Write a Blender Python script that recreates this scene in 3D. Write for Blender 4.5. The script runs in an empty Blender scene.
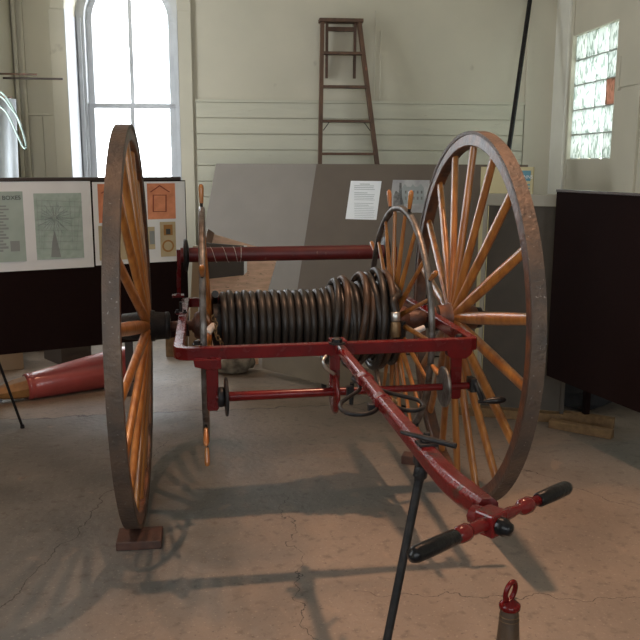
import bpy, bmesh, math, random
from mathutils import Vector, Matrix, Quaternion
random.seed(7)
PI = math.pi
SC = bpy.context.scene
COL = SC.collection
# ------------------------------------------------------------------ camera
FPX = 826.183
RT = Vector((0.9841806, -0.1771434, 0.0029521)); UP = Vector((0.0301511, 0.1838877, 0.9824847)); FW = Vector((0.1745835, 0.9668534, -0.1863197)); CAM = Vector((0.0331212, -3.2737787, 1.4095459))
cd = bpy.data.cameras.new('camera'); cd.sensor_width = 36; cd.lens = FPX / 640 * 36
cd.clip_start = .05; cd.clip_end = 200
co = bpy.data.objects.new('camera', cd); COL.objects.link(co)
m3 = Matrix((RT, UP, -FW)).transposed()
co.matrix_world = Matrix.Translation(CAM) @ m3.to_4x4()
SC.camera = co
def ray(x, y): return FW + RT * ((x - 320) / FPX) - UP * ((y - 320) / FPX)
def at(x, y, X=None, Y=None, Z=None, D=None):
    """turn a measured direction into a point of the room at a known coordinate"""
    d = ray(x, y)
    t = (X - CAM.x) / d.x if X is not None else (Y - CAM.y) / d.y if Y is not None else (Z - CAM.z) / d.z if Z is not None else D
    return CAM + d * t
def on(x, y, P, n):
    d = ray(x, y); return CAM + d * ((P - CAM).dot(n) / d.dot(n))
# room axes: r along the back wall, d away from the camera
RA = .0893
RH = Vector((math.cos(RA), -math.sin(RA), 0)); DH = Vector((math.sin(RA), math.cos(RA), 0))
def W(r, d, z=0): return RH * r + DH * d + Vector((0, 0, z))
RM = Matrix((RH, DH, Vector((0, 0, 1)))).transposed()   # local (r,d,z) -> world
# ------------------------------------------------------------------ materials
def mat(name, c1, rough=.6, metal=0, c2=None, scale=8, detail=4, bump=0, bscale=None, stretch=None, mixlo=.35, mixhi=.65, coat=0, rvar=0, spots=None, spec=None):
    m = bpy.data.materials.new(name); m.use_nodes = True
    nt = m.node_tree; N = nt.nodes; L = nt.links
    b = N['Principled BSDF']
    b.inputs['Roughness'].default_value = rough; b.inputs['Metallic'].default_value = metal
    if coat: b.inputs['Coat Weight'].default_value = coat; b.inputs['Coat Roughness'].default_value = .15
    if spec is not None: b.inputs['Specular IOR Level'].default_value = spec
    b.inputs['Base Color'].default_value = (*c1, 1)
    tc = N.new('ShaderNodeTexCoord'); mp = N.new('ShaderNodeMapping'); L.new(tc.outputs['Object'], mp.inputs['Vector'])
    if stretch: mp.inputs['Scale'].default_value = stretch
    nz = N.new('ShaderNodeTexNoise'); nz.inputs['Scale'].default_value = scale; nz.inputs['Detail'].default_value = detail
    L.new(mp.outputs[0], nz.inputs['Vector'])
    if c2 is not None:
        r = N.new('ShaderNodeValToRGB'); r.color_ramp.elements[0].position = mixlo; r.color_ramp.elements[1].position = mixhi
        r.color_ramp.elements[0].color = (*c1, 1); r.color_ramp.elements[1].color = (*c2, 1)
        L.new(nz.outputs['Fac'], r.inputs[0]); out = r.outputs[0]
        if spots:
            n2 = N.new('ShaderNodeTexNoise'); n2.inputs['Scale'].default_value = spots[1]; n2.inputs['Detail'].default_value = 3
            L.new(mp.outputs[0], n2.inputs['Vector'])
            r2 = N.new('ShaderNodeValToRGB'); r2.color_ramp.elements[0].position = spots[2]; r2.color_ramp.elements[1].position = spots[2] + .06
            L.new(n2.outputs['Fac'], r2.inputs[0])
            mx = N.new('ShaderNodeMix'); mx.data_type = 'RGBA'; L.new(r2.outputs[0], mx.inputs[0]); L.new(out, mx.inputs[6]); mx.inputs[7].default_value = (*spots[0], 1)
            out = mx.outputs[2]
        L.new(out, b.inputs['Base Color'])
    if rvar:
        mr = N.new('ShaderNodeMapRange'); mr.inputs[3].default_value = rough - rvar; mr.inputs[4].default_value = rough + rvar
        L.new(nz.outputs['Fac'], mr.inputs[0]); L.new(mr.outputs[0], b.inputs['Roughness'])
    if bump:
        n3 = N.new('ShaderNodeTexNoise'); n3.inputs['Scale'].default_value = bscale or scale * 3; n3.inputs['Detail'].default_value = 5
        L.new(mp.outputs[0], n3.inputs['Vector'])
        bp = N.new('ShaderNodeBump'); bp.inputs['Strength'].default_value = bump; bp.inputs['Distance'].default_value = .01
        L.new(n3.outputs['Fac'], bp.inputs['Height']); L.new(bp.outputs[0], b.inputs['Normal'])
    return m
M = {}
M['red'] = mat('red_enamel', (.115, .004, .0045), .26, c2=(.08, .003, .0035), scale=14, bump=.03, bscale=60, coat=.1, spec=.22, rvar=.07, spots=((.055, .02, .015), 38, .68))
M['redworn'] = mat('worn_red_enamel', (.125, .006, .006), .26, c2=(.085, .005, .005), scale=10, coat=.2, spec=.3, rvar=.08, spots=((.06, .022, .016), 30, .6), bump=.15, bscale=50)
M['redpipe'] = mat('dull_red_enamel', (.11, .006, .006), .5, c2=(.08, .005, .005), scale=14, spots=((.17, .07, .05), 45, .69))
M['oak'] = mat('varnished_oak', (.45, .18, .040), .3, c2=(.26, .088, .020), scale=30, stretch=(1, 1, .12), coat=.5, rvar=.06, bump=.06, bscale=60)
M['felloe'] = mat('worn_wheel_wood', (.16, .055, .02), .4, c2=(.06, .03, .022), scale=14, bump=.3, bscale=50, coat=.1)
M['tire'] = mat('rusty_iron_tyre', (.062, .048, .040), .55, .2, c2=(.115, .075, .052), scale=9, bump=.5, bscale=60, spots=((.22, .20, .18), 110, .67))
M['iron'] = mat('dark_iron', (.012, .012, .013), .45, .15, spec=.2, c2=(.024, .021, .02), scale=30, bump=.2, bscale=80)
M['greyiron'] = mat('grey_iron', (.17, .16, .15), .42, .6, c2=(.07, .055, .045), scale=25, bump=.3, bscale=70)
M['black'] = mat('black_grip', (.004, .004, .005), .3, c2=(.009, .008, .008), scale=40, bump=.25, bscale=60, coat=.1, spec=.2)
M['axle'] = mat('rusty_axle', (.10, .035, .02), .5, .3, c2=(.05, .025, .018), scale=25, bump=.3)
M['rubber'] = mat('black_rubber_hose', (.014, .0125, .0115), .38, spec=.3, c2=(.028, .023, .019), scale=9, bump=.12, bscale=70, rvar=.08)
M['brownrubber'] = mat('brown_rubber_hose', (.065, .034, .019), .42, spec=.3, c2=(.028, .021, .016), scale=12, bump=.15, bscale=70)
M['steel'] = mat('bright_steel', (.6, .6, .58), .3, .9, c2=(.4, .4, .38), scale=20)
M['brass'] = mat('tarnished_brass', (.24, .16, .08), .45, .7, c2=(.14, .09, .05), scale=20, bump=.2)
M['white'] = mat('white_paint', (.55, .56, .57), .45, c2=(.48, .49, .50), scale=6)
M['trimcream'] = mat('cream_white_trim', (.78, .76, .67), .45, c2=(.73, .71, .62), scale=4)
M['cream'] = mat('cream_paint', (.46, .42, .32), .5, c2=(.40, .37, .28), scale=5, bump=.1)
M['wall'] = mat('aged_cream_wall', (.60, .555, .44), .6, c2=(.54, .505, .40), scale=1.6, detail=8, bump=.12, bscale=14, spots=((.44, .40, .31), 5, .72))
M['siding'] = mat('painted_siding', (.57, .545, .43), .5, c2=(.50, .485, .385), scale=2.2, detail=8, stretch=(.5, 1, 3), bump=.15, bscale=18, spots=((.27, .22, .16), 9, .72))
M['darkcloth'] = mat('dark_brown_cloth', (.013, .0055, .005), .9, c2=(.011, .005, .0045), scale=60, spec=.1)
M['railmetal'] = mat('dark_rail', (.05, .035, .03), .3, .3)
M['paper'] = mat('white_paper', (.84, .85, .85), .4, c2=(.77, .78, .79), scale=4, coat=.15)
M['greyboard'] = mat('light_grey_board', (.235, .205, .175), .75, c2=(.215, .188, .16), scale=4, detail=8, bump=.05, bscale=200)
M['brownboard'] = mat('brown_grey_board', (.125, .095, .07), .8, c2=(.115, .087, .065), scale=6, detail=8, bump=.05, bscale=200)
M['fabricboard'] = mat('dark_fabric_board', (.085, .072, .058), .85, c2=(.072, .062, .05), scale=10, bump=.05, bscale=250)
M['creamframe'] = mat('cream_frame', (.36, .335, .27), .5)
M['plywood'] = mat('rough_plywood', (.80, .52, .37), .7, c2=(.60, .38, .26), scale=9, stretch=(1, 1, 5), bump=.2, spots=((.14, .08, .05), 20, .66))
M['ladder'] = mat('old_ladder_wood', (.13, .065, .035), .6, c2=(.08, .042, .025), scale=18, stretch=(1, 1, .3), bump=.25, spots=((.26, .10, .06), 30, .68))
M['lumber'] = mat('pale_lumber', (.22, .13, .055), .7, c2=(.15, .085, .035), scale=12, stretch=(3, 3, 3), bump=.2)
M['block'] = mat('dark_chock_wood', (.085, .035, .022), .65, c2=(.05, .024, .018), scale=20, bump=.4, bscale=40)
M['pinkred'] = mat('glossy_faded_red', (.42, .070, .062), .36, c2=(.33, .055, .048), scale=5, coat=.5, spots=((.10, .065, .05), 5, .68), bump=.1, bscale=30)
M['tanpanel'] = mat('tan_panel', (.20, .165, .115), .6, c2=(.17, .14, .10), scale=6)
M['card'] = mat('cardboard', (.38, .29, .18), .8, c2=(.33, .25, .16), scale=4)
M['darkcard'] = mat('dark_card', (.07, .055, .045), .7)
M['rock'] = mat('crumpled_canvas', (.40, .34, .26), .9, c2=(.10, .08, .06), scale=14, bump=.5)
M['bagshade'] = mat('sacking_and_shade', (.014, .014, .016), .85, c2=(.009, .009, .01), scale=14, bump=.4)  # sacking, and the black of the lump added as shade
M['tube'] = mat('pale_green_tube', (.27, .35, .31), .25, c2=(.22, .30, .27), scale=5, coat=.2)
M['cloth'] = mat('white_cloth', (.50, .54, .58), .7, c2=(.45, .49, .53), scale=3)
M['mapgreen'] = mat('map_print', (.36, .46, .40), .5, c2=(.45, .54, .49), scale=30, detail=8)
M['listgreen'] = mat('list_print', (.36, .44, .39), .5, c2=(.42, .50, .45), scale=8, detail=6)
M['orangeprint'] = mat('orange_print', (.78, .30, .15), .5, c2=(.62, .22, .10), scale=18)
M['tanprint'] = mat('tan_print', (.55, .45, .28), .5, c2=(.45, .36, .21), scale=14)
M['ink'] = mat('ink', (.05, .05, .045), .6)
M['greyink'] = mat('grey_ink', (.27, .29, .28), .6)
M['redink'] = mat('dark_red_ink', (.25, .045, .02), .6)
M['goldink'] = mat('ochre_ink', (.36, .17, .04), .6)
M['photo'] = mat('photo_print', (.42, .41, .40), .4, c2=(.28, .27, .27), scale=9)
M['photodark'] = mat('photo_dark_tones', (.10, .095, .09), .4, c2=(.22, .21, .20), scale=40)
M['bookcream'] = mat('cream_card', (.55, .47, .26), .5)
M['bookblue'] = mat('blue_print', (.10, .26, .33), .5)
M['string'] = mat('white_string', (.55, .5, .45), .8)
M['conebrown'] = mat('brown_leather', (.075, .045, .025), .5, c2=(.045, .028, .018), scale=14, bump=.3, bscale=50)
M['orangewood'] = mat('raw_orange_wood', (.36, .17, .05), .6, c2=(.24, .11, .035), scale=14, bump=.2)
M['ceil'] = mat('ceiling_paint', (.65, .62, .54), .7)
# floor: worn concrete, patches and cracks have their own shape
def floor_mat():
    m = bpy.data.materials.new('worn_concrete'); m.use_nodes = True
    nt = m.node_tree; N = nt.nodes; L = nt.links; b = N['Principled BSDF']
    tc = N.new('ShaderNodeTexCoord')
    def noise(s, d=6, dist=0):
        n = N.new('ShaderNodeTexNoise'); n.inputs['Scale'].default_value = s; n.inputs['Detail'].default_value = d; n.inputs['Distortion'].default_value = dist
        L.new(tc.outputs['Object'], n.inputs['Vector']); return n.outputs['Fac']
    def ramp(f, a, c, x0, x1):
        r = N.new('ShaderNodeValToRGB'); r.color_ramp.elements[0].position = x0; r.color_ramp.elements[1].position = x1
        r.color_ramp.elements[0].color = (*a, 1); r.color_ramp.elements[1].color = (*c, 1); L.new(f, r.inputs[0]); return r.outputs[0]
    def mix(f, a, c):
        x = N.new('ShaderNodeMix'); x.data_type = 'RGBA'
        if isinstance(f, float): x.inputs[0].default_value = f
        else: L.new(f, x.inputs[0])
        for s, v in ((6, a), (7, c)):
            if isinstance(v, tuple): x.inputs[s].default_value = (*v, 1)
            else: L.new(v, x.inputs[s])
        return x.outputs[2]
    def math_(op, a, c=None, cl=False):
        x = N.new('ShaderNodeMath'); x.operation = op; x.use_clamp = cl
        for i, v in enumerate((a, c)):
            if v is None: continue
            if isinstance(v, (int, float)): x.inputs[i].default_value = v
            else: L.new(v, x.inputs[i])
        return x.outputs[0]
    base = ramp(noise(2.2, 8), (.145, .122, .102), (.225, .185, .148), .3, .72)
    grey = ramp(noise(3.5, 9), (.095, .096, .092), (.17, .165, .152), .3, .7)
    sep = N.new('ShaderNodeSeparateXYZ'); L.new(tc.outputs['Object'], sep.inputs[0])
    X, Y = sep.outputs[0], sep.outputs[1]
    # more grey mixed in towards the left, edge broken by noise
    v = math_('ADD', math_('MULTIPLY', X, -.55), math_('MULTIPLY', noise(1.3, 6), 1.6))
    g = ramp(math_('ADD', v, -.0), (0, 0, 0), (1, 1, 1), .62, .92)
    # a band of grey under the cart: the reel's shadow painted into the floor
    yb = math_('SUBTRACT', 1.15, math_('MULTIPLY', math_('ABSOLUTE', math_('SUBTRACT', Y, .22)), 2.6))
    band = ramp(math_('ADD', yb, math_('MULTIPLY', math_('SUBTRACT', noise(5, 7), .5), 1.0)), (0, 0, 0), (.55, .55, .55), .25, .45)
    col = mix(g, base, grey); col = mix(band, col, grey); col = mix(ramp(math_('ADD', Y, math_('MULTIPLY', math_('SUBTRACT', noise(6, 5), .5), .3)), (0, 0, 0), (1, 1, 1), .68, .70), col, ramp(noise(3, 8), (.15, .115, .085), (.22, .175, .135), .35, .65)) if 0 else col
    far = math_('GREATER_THAN', math_('ADD', Y, math_('MULTIPLY', math_('SUBTRACT', noise(3.2, 8), .5), .22)), 1.38)
    col = mix(far, col, ramp(noise(3, 8), (.15, .118, .09), (.23, .185, .14), .35, .65))
    col = mix(ramp(noise(22, 6), (0, 0, 0), (.75, .75, .75), .56, .74), col, (.075, .06, .052))
    col = mix(ramp(noise(7, 4, .6), (0, 0, 0), (.45, .45, .45), .66, .72), col, (.26, .20, .155))
    col = mix(ramp(noise(4.3, 3, .3), (0, 0, 0), (.6, .6, .6), .755, .77), col, (.42, .13, .06))
    nx = math_('SUBTRACT', noise(3.2, 8), .5); nx2 = math_('SUBTRACT', noise(9, 8), .5)
    def crack(a, c, k, w, lo, hi, axis):   # a*X + c*Y = k, kept between lo and hi on the other axis
        q = math_('ADD', math_('MULTIPLY', X, a), math_('MULTIPLY', Y, c))
        q = math_('ADD', q, math_('ADD', math_('MULTIPLY', nx, .22), math_('MULTIPLY', nx2, .12)))
        dd = math_('ABSOLUTE', math_('SUBTRACT', q, k))
        line = math_('LESS_THAN', dd, w)
        t = math_('MULTIPLY', math_('GREATER_THAN', axis, lo), math_('LESS_THAN', axis, hi))
        return math_('MULTIPLY', line, t)
    cr = crack(.0, 1, 1.38, .006, -1.5, 1.25, X)
    for c in (crack(1, -.08, .50, .0013, -1.9, 0.1, Y), crack(1, -.35, -.32, .0025, -1.6, .9, Y), crack(.25, 1, -.62, .0016, .6, 2.6, X), crack(1, .5, 1.75, .0018, -.8, 1.6, Y)):
        cr = math_('MAXIMUM', cr, c)
    col = mix(ramp(noise(60, 4), (0, 0, 0), (.7, .7, .7), .64, .70), col, (.06, .05, .045))
    col = mix(ramp(noise(85, 3), (0, 0, 0), (.35, .35, .35), .62, .68), col, (.36, .31, .26))
    col = mix(cr, col, (.035, .028, .024))
    L.new(col, b.inputs['Base Color'])
    rr = N.new('ShaderNodeMapRange'); rr.inputs[3].default_value = .38; rr.inputs[4].default_value = .62; L.new(noise(4), rr.inputs[0]); L.new(rr.outputs[0], b.inputs['Roughness'])
    bp = N.new('ShaderNodeBump'); bp.inputs['Strength'].default_value = .3; bp.inputs['Distance'].default_value = .008
    L.new(math_('SUBTRACT', noise(34, 10), math_('MULTIPLY', cr, 1.0)), bp.inputs['Height']); L.new(bp.outputs[0], b.inputs['Normal'])
    return m
M['floor'] = floor_mat()
def glass_mat():
    m = bpy.data.materials.new('window_glass'); m.use_nodes = True; nt = m.node_tree; N = nt.nodes; L = nt.links
    N.clear(); o = N.new('ShaderNodeOutputMaterial'); t = N.new('ShaderNodeBsdfTransparent'); g = N.new('ShaderNodeBsdfGlossy'); g.inputs['Roughness'].default_value = .02
    x = N.new('ShaderNodeMixShader'); x.inputs[0].default_value = .06; L.new(t.outputs[0], x.inputs[1]); L.new(g.outputs[0], x.inputs[2]); L.new(x.outputs[0], o.inputs[0]); return m
M['glass'] = glass_mat()
def block_mat(name, tint):
    m = bpy.data.materials.new(name); m.use_nodes = True; nt = m.node_tree; N = nt.nodes; L = nt.links
    N.clear(); o = N.new('ShaderNodeOutputMaterial'); tr = N.new('ShaderNodeBsdfTranslucent'); t = N.new('ShaderNodeBsdfTransparent'); g = N.new('ShaderNodeBsdfGlossy'); g.inputs['Roughness'].default_value = .1
    tc = N.new('ShaderNodeTexCoord'); mp = N.new('ShaderNodeMapping'); mp.inputs['Scale'].default_value = (1, 1.0, .45); L.new(tc.outputs['Object'], mp.inputs[0])
    w = N.new('ShaderNodeTexNoise'); w.inputs['Scale'].default_value = 24; w.inputs['Detail'].default_value = 1; w.inputs['Distortion'].default_value = 1.2; L.new(mp.outputs[0], w.inputs['Vector'])
    r = N.new('ShaderNodeValToRGB'); r.color_ramp.elements[0].position = .38; r.color_ramp.elements[1].position = .50
    r.color_ramp.elements[0].color = (tint[0] * .40, tint[1] * .45, tint[2] * .41, 1); r.color_ramp.elements[1].color = (*tint, 1)
    L.new(w.outputs['Fac'], r.inputs[0]); L.new(r.outputs[0], tr.inputs[0]); L.new(r.outputs[0], t.inputs[0])
    x = N.new('ShaderNodeMixShader'); x.inputs[0].default_value = .5; L.new(tr.outputs[0], x.inputs[1]); L.new(t.outputs[0], x.inputs[2])
    y = N.new('ShaderNodeMixShader'); y.inputs[0].default_value = .05; L.new(x.outputs[0], y.inputs[1]); L.new(g.outputs[0], y.inputs[2]); L.new(y.outputs[0], o.inputs[0]); return m
M['gblock'] = block_mat('wavy_glass_block', (.80, .83, .80)); M['pinkblock'] = block_mat('brownish_glass_block', (.50, .33, .26))
# ------------------------------------------------------------------ mesh builder
class MB:
    def __init__(s): s.v = []; s.f = []; s.sm = []
    def add(s, vs, fs, smooth=False):
        o = len(s.v); s.v += [Vector(v) for v in vs]
        for f in fs: s.f.append([i + o for i in f]); s.sm.append(smooth)
    def box(s, c, size, R=None, bev=0):
        c = Vector(c); hx, hy, hz = [a / 2 for a in size]
        P = [Vector((x, y, z)) for x in (-hx, hx) for y in (-hy, hy) for z in (-hz, hz)]
        if R: P = [R @ q for q in P]
        s.add([c + q for q in P], [(0, 1, 3, 2), (4, 6, 7, 5), (0, 4, 5, 1), (2, 3, 7, 6), (0, 2, 6, 4), (1, 5, 7, 3)]); return s
    def hexa(s, P): # 8 points: bottom loop 4, top loop 4
        s.add(P, [(3, 2, 1, 0), (4, 5, 6, 7), (0, 1, 5, 4), (1, 2, 6, 5), (2, 3, 7, 6), (3, 0, 4, 7)]); return s
    def prism(s, loop, off): # loop of points extruded by a vector
        n = len(loop); loop = [Vector(a) for a in loop]; off = Vector(off)
        s.add(loop + [a + off for a in loop], [tuple(range(n))[::-1], tuple(range(n, 2 * n))] + [(i, (i + 1) % n, n + (i + 1) % n, n + i) for i in range(n)]); return s
    def sweep(s, pts, prof, up=(0, 0, 1), closed=False, smooth=False, scales=None, twist=None):
        """prof: list of (a,b) in the plane side/up; parallel frame from fixed up"""
        pts = [Vector(q) for q in pts]; n = len(pts); k = len(prof); vs = []
        up = Vector(up)
        for i, q in enumerate(pts):
            if closed: t = pts[(i + 1) % n] - pts[i - 1]
            else: t = pts[min(i + 1, n - 1)] - pts[max(i - 1, 0)]
            t.normalize(); u = up
            if abs(t.dot(u)) > .98: u = Vector((1, 0, 0)) if abs(t.x) < .9 else Vector((0, 1, 0))
            sd = t.cross(u).normalized(); uu = sd.cross(t).normalized()
            sc = scales[i] if scales else 1
            sc = sc if isinstance(sc, tuple) else (sc, sc)
            for a, b in prof: vs.append(q + sd * a * sc[0] + uu * b * sc[1])
        fs = []
        for i in range(n if closed else n - 1):
            j = (i + 1) % n
            for c in range(k): fs.append((i * k + c, i * k + (c + 1) % k, j * k + (c + 1) % k, j * k + c))
        s.add(vs, fs, smooth)
        if not closed:
            s.add(vs[:k], [tuple(range(k))[::-1]]); s.add(vs[-k:], [tuple(range(k))])
        return s
    def tube(s, pts, r, seg=10, closed=False, up=(0, 0, 1), scales=None):
        return s.sweep(pts, [(r * math.cos(a), r * math.sin(a)) for a in [2 * PI * i / seg for i in range(seg)]], up, closed, True, scales)
    def lathe(s, o, axis, prof, seg=24, smooth=True):
        """prof: list of (distance along axis, radius)"""
        o = Vector(o); ax = Vector(axis).normalized(); u = ax.orthogonal().normalized(); w = ax.cross(u)
        vs = []
        for d, r in prof:
            for i in range(seg):
                a = 2 * PI * i / seg; vs.append(o + ax * d + (u * math.cos(a) + w * math.sin(a)) * max(r, 1e-5))
        fs = [(i * seg + c, i * seg + (c + 1) % seg, (i + 1) * seg + (c + 1) % seg, (i + 1) * seg + c) for i in range(len(prof) - 1) for c in range(seg)]
        s.add(vs, fs, smooth); s.add(vs[:seg], [tuple(range(seg))[::-1]]); s.add(vs[-seg:], [tuple(range(seg))]); return s
    def build(s, name, m, parent=None, bevel=0, loc=None):
        me = bpy.data.meshes.new(name); org = Vector(loc) if loc is not None else Vector((0, 0, 0))
        if parent is not None and loc is None: org = world_of(parent)
        me.from_pydata([v - org for v in s.v], [], s.f)
        me.validate(); 
        for p_, q in zip(me.polygons, s.sm): p_.use_smooth = q
        bm = bmesh.new(); bm.from_mesh(me)
        bmesh.ops.recalc_face_normals(bm, faces=bm.faces); bm.to_mesh(me); bm.free()
        me.materials.append(M[m] if isinstance(m, str) else m)
        o = bpy.data.objects.new(name, me); COL.objects.link(o)
        if parent is not None:
            o.parent = parent; o.location = org - world_of(parent)
        else: o.location = org
        if bevel:
            b = o.modifiers.new('bevel', 'BEVEL'); b.width = bevel; b.segments = 2; b.limit_method = 'ANGLE'; b.angle_limit = math.radians(40)
        return o
def world_of(o):
    v = Vector(o.location); p_ = o.parent
    while p_ is not None: v = v + Vector(p_.location); p_ = p_.parent
    return v
def tag(o, label=None, cat=None, group=None, kind=None):
    if label: o['label'] = label
    if cat: o['category'] = cat
    if group: o['group'] = group
    if kind: o['kind'] = kind
    return o
def empty(name, loc, label, cat, group=None):
    o = bpy.data.objects.new(name, None); COL.objects.link(o); o.location = loc; o.empty_display_size = .1
    return tag(o, label, cat, group)
def catmull(P, n=8, closed=False):
    P = [Vector(q) for q in P]; out = []; N_ = len(P)
    for i in range(N_ if closed else N_ - 1):
        g = (lambda k: P[k % N_]) if closed else (lambda k: P[max(0, min(N_ - 1, k))])
        a, b, c, d = g(i - 1), g(i), g(i + 1), g(i + 2)
        for j in range(n):
            t = j / n; out.append(.5 * ((2 * b) + (c - a) * t + (2 * a - 5 * b + 4 * c - d) * t * t + (3 * b - a - 3 * c + d) * t ** 3))
    if not closed: out.append(P[-1])
    return out
def centre(s): # base point of a mesh builder
    xs = [v.x for v in s.v]; ys = [v.y for v in s.v]; zs = [v.z for v in s.v]
    return Vector(((min(xs) + max(xs)) / 2, (min(ys) + max(ys)) / 2, min(zs)))
def thing(mb, name, m, label, cat, group=None, bevel=0):
    return tag(mb.build(name, m, None, bevel, centre(mb)), label, cat, group)
def structure(mb, name, m, parent=None, bevel=0):
    o = mb.build(name, m, parent, bevel)
    if parent is None: tag(o, kind='structure')
    return o
# ================================================================== THE ROOM
D0 = 4.24          # back wall
RL, RR = -1.62, 3.12
DB = -6.5          # wall behind the camera
HC = 4.9
b = MB(); b.hexa([W(RL - .3, DB - .3, -.1), W(RR + .3, DB - .3, -.1), W(RR + .3, D0 + .3, -.1), W(RL - .3, D0 + .3, -.1), W(RL - .3, DB - .3, 0), W(RR + .3, DB - .3, 0), W(RR + .3, D0 + .3, 0), W(RL - .3, D0 + .3, 0)])
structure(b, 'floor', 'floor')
b = MB(); b.hexa([W(RL - .3, DB - .3, HC), W(RR + .3, DB - .3, HC), W(RR + .3, D0 + .3, HC), W(RL - .3, D0 + .3, HC), W(RL - .3, DB - .3, HC + .1), W(RR + .3, DB - .3, HC + .1), W(RR + .3, D0 + .3, HC + .1), W(RL - .3, D0 + .3, HC + .1)])
structure(b, 'ceiling', 'ceil')
def rb(mb, r0, r1, d0, d1, z0, z1):   # box in room coordinates
    mb.hexa([W(r0, d0, z0), W(r1, d0, z0), W(r1, d1, z0), W(r0, d1, z0), W(r0, d0, z1), W(r1, d0, z1), W(r1, d1, z1), W(r0, d1, z1)])
# back wall with an arched window opening
WL, WR, WS, WZ = -1.176, -.234, 2.68, .80     # opening left, right, springing, sill
TH = .62
wc, wr = (WL + WR) / 2, (WR - WL) / 2
b = MB()
rb(b, RL - .3, WL, D0, D0 + TH, 0, HC); rb(b, WR, RR + .3, D0, D0 + TH, 0, HC); rb(b, WL, WR, D0, D0 + TH, 0, WZ)
n = 20
for i in range(n):
    a0 = PI - PI * i / n; a1 = PI - PI * (i + 1) / n
    x0, z0, x1, z1 = wc + wr * math.cos(a0), WS + wr * math.sin(a0), wc + wr * math.cos(a1), WS + wr * math.sin(a1)
    b.hexa([W(x0, D0, z0), W(x1, D0, z1), W(x1, D0 + TH, z1), W(x0, D0 + TH, z0), W(x0, D0, HC), W(x1, D0, HC), W(x1, D0 + TH, HC), W(x0, D0 + TH, HC)])
wall_back = structure(b, 'wall_back', 'wall')
# painted horizontal boards up to 1.93 m, flat boards at the right corner
b = MB(); z = 1.93; k = 0
while z > .02:
    rb(b, -.095, 2.835, D0 - .022, D0, max(z - .1305, 0), z); z -= .1365; k += 1
structure(b, 'siding', 'siding', wall_back, bevel=.003)
b = MB(); rb(b, -.10, 2.84, D0 - .03, D0 - .005, 1.931, 1.955)
structure(b, 'cap_strip', 'siding', wall_back)
b = MB(); rb(b, 2.842, 3.12, D0 - .028, D0, 0, HC)
for (r, z0, z1) in ((1.52, 1.96, 2.55), (1.47, 1.96, 2.72)): rb(b, r, r + .012, D0 - .012, D0, z0, z1)
structure(b, 'batten', 'wall', wall_back, bevel=.002)
b = MB()   # upright planks left of the window
for (r0, r1) in ((-1.50, -1.405), (-1.40, -1.305)): rb(b, r0, r1, D0 - .02, D0, 0, 1.80)
rb(b, RL + .10, WL - .13, D0 - .022, D0, 1.805, 1.83)
structure(b, 'plank', 'wall', wall_back, bevel=.002)
b = MB(); rb(b, RL + .015, RL + .045, D0 - .04, D0 - .01, 0, HC); rb(b, RL + .075, RL + .1, D0 - .03, D0, 0, HC)
structure(b, 'corner_moulding', 'wall', wall_back, bevel=.004)
# casing round the window
b = MB(); rb(b, WL - .13, WL, D0 - .035, D0, 0, WS); rb(b, WR, WR + .115, D0 - .035, D0, 0, WS)
for i in range(n):
    a0 = PI - PI * i / n; a1 = PI - PI * (i + 1) / n; ro = wr + .12
    q = [(wc + rr * math.cos(a), WS + rr * math.sin(a)) for a in (a0, a1) for rr in (wr, ro)]
    b.hexa([W(q[0][0], D0 - .035, q[0][1]), W(q[1][0], D0 - .035, q[1][1]), W(q[3][0], D0 - .035, q[3][1]), W(q[2][0], D0 - .035, q[2][1]),
            W(q[0][0], D0, q[0][1]), W(q[1][0], D0, q[1][1]), W(q[3][0], D0, q[3][1]), W(q[2][0], D0, q[2][1])])
structure(b, 'trim_1', 'wall', bevel=.004)
# window_1: jambs, arched sashes, bars and panes
def arc_band(mb, d0, d1, r_in, r_out, zc=WS, cx=wc, n=20):
    for i in range(n):
        a0 = PI - PI * i / n; a1 = PI - PI * (i + 1) / n
        q = [(cx + rr * math.cos(a), zc + rr * math.sin(a)) for a in (a0, a1) for rr in (r_in, r_out)]
        mb.hexa([W(q[0][0], d0, q[0][1]), W(q[1][0], d0, q[1][1]), W(q[3][0], d0, q[3][1]), W(q[2][0], d0, q[2][1]),
                 W(q[0][0], d1, q[0][1]), W(q[1][0], d1, q[1][1]), W(q[3][0], d1, q[3][1]), W(q[2][0], d1, q[2][1])])
b = MB()
rb(b, WL, WL + .075, D0 + .44, D0 + .60, WZ, WS); rb(b, WL + .02, WL + .05, D0 + .41, D0 + .45, WZ, WS); rb(b, WR - .075, WR, D0 + .44, D0 + .60, WZ, WS); rb(b, WL, WL + .006, D0 - .036, D0 + .44, WZ, WS); rb(b, WR - .006, WR, D0 - .036, D0 + .44, WZ, WS)
rb(b, WL, WR, D0 + .0, D0 + .60, WZ - .04, WZ); arc_band(b, D0 + .44, D0 + .60, wr - .075, wr)
win = structure(b, 'window_1', 'white')
b = MB(); DS = D0 + .53; DL = D0 + .47; sl, sr = WL + .075, WR - .075
ZM = 1.925
for (z0, z1, dd) in ((WZ, ZM + .02, DL), (ZM - .02, WS, DS)):
    rb(b, sl, sl + .055, dd, dd + .04, z0, z1); rb(b, sr - .055, sr, dd, dd + .04, z0, z1)
rb(b, sl, sr, DL, DL + .04, ZM - .022, ZM + .022); rb(b, sl, sr, DS, DS + .04, ZM - .022, ZM + .022)
rb(b, sl, sr, DL, DL + .04, WZ, WZ + .07)
arc_band(b, DS, DS + .04, wr - .13, wr - .07)
structure(b, 'sash', 'white', win, bevel=.004)
b = MB(); mx = (sl + sr) / 2
rb(b, mx - .018, mx + .018, DL + .005, DL + .035, WZ, ZM); rb(b, mx - .018, mx + .018, DS + .005, DS + .035, ZM, WS + wr - .05)
structure(b, 'glazing_bar', 'white', win)
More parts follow.
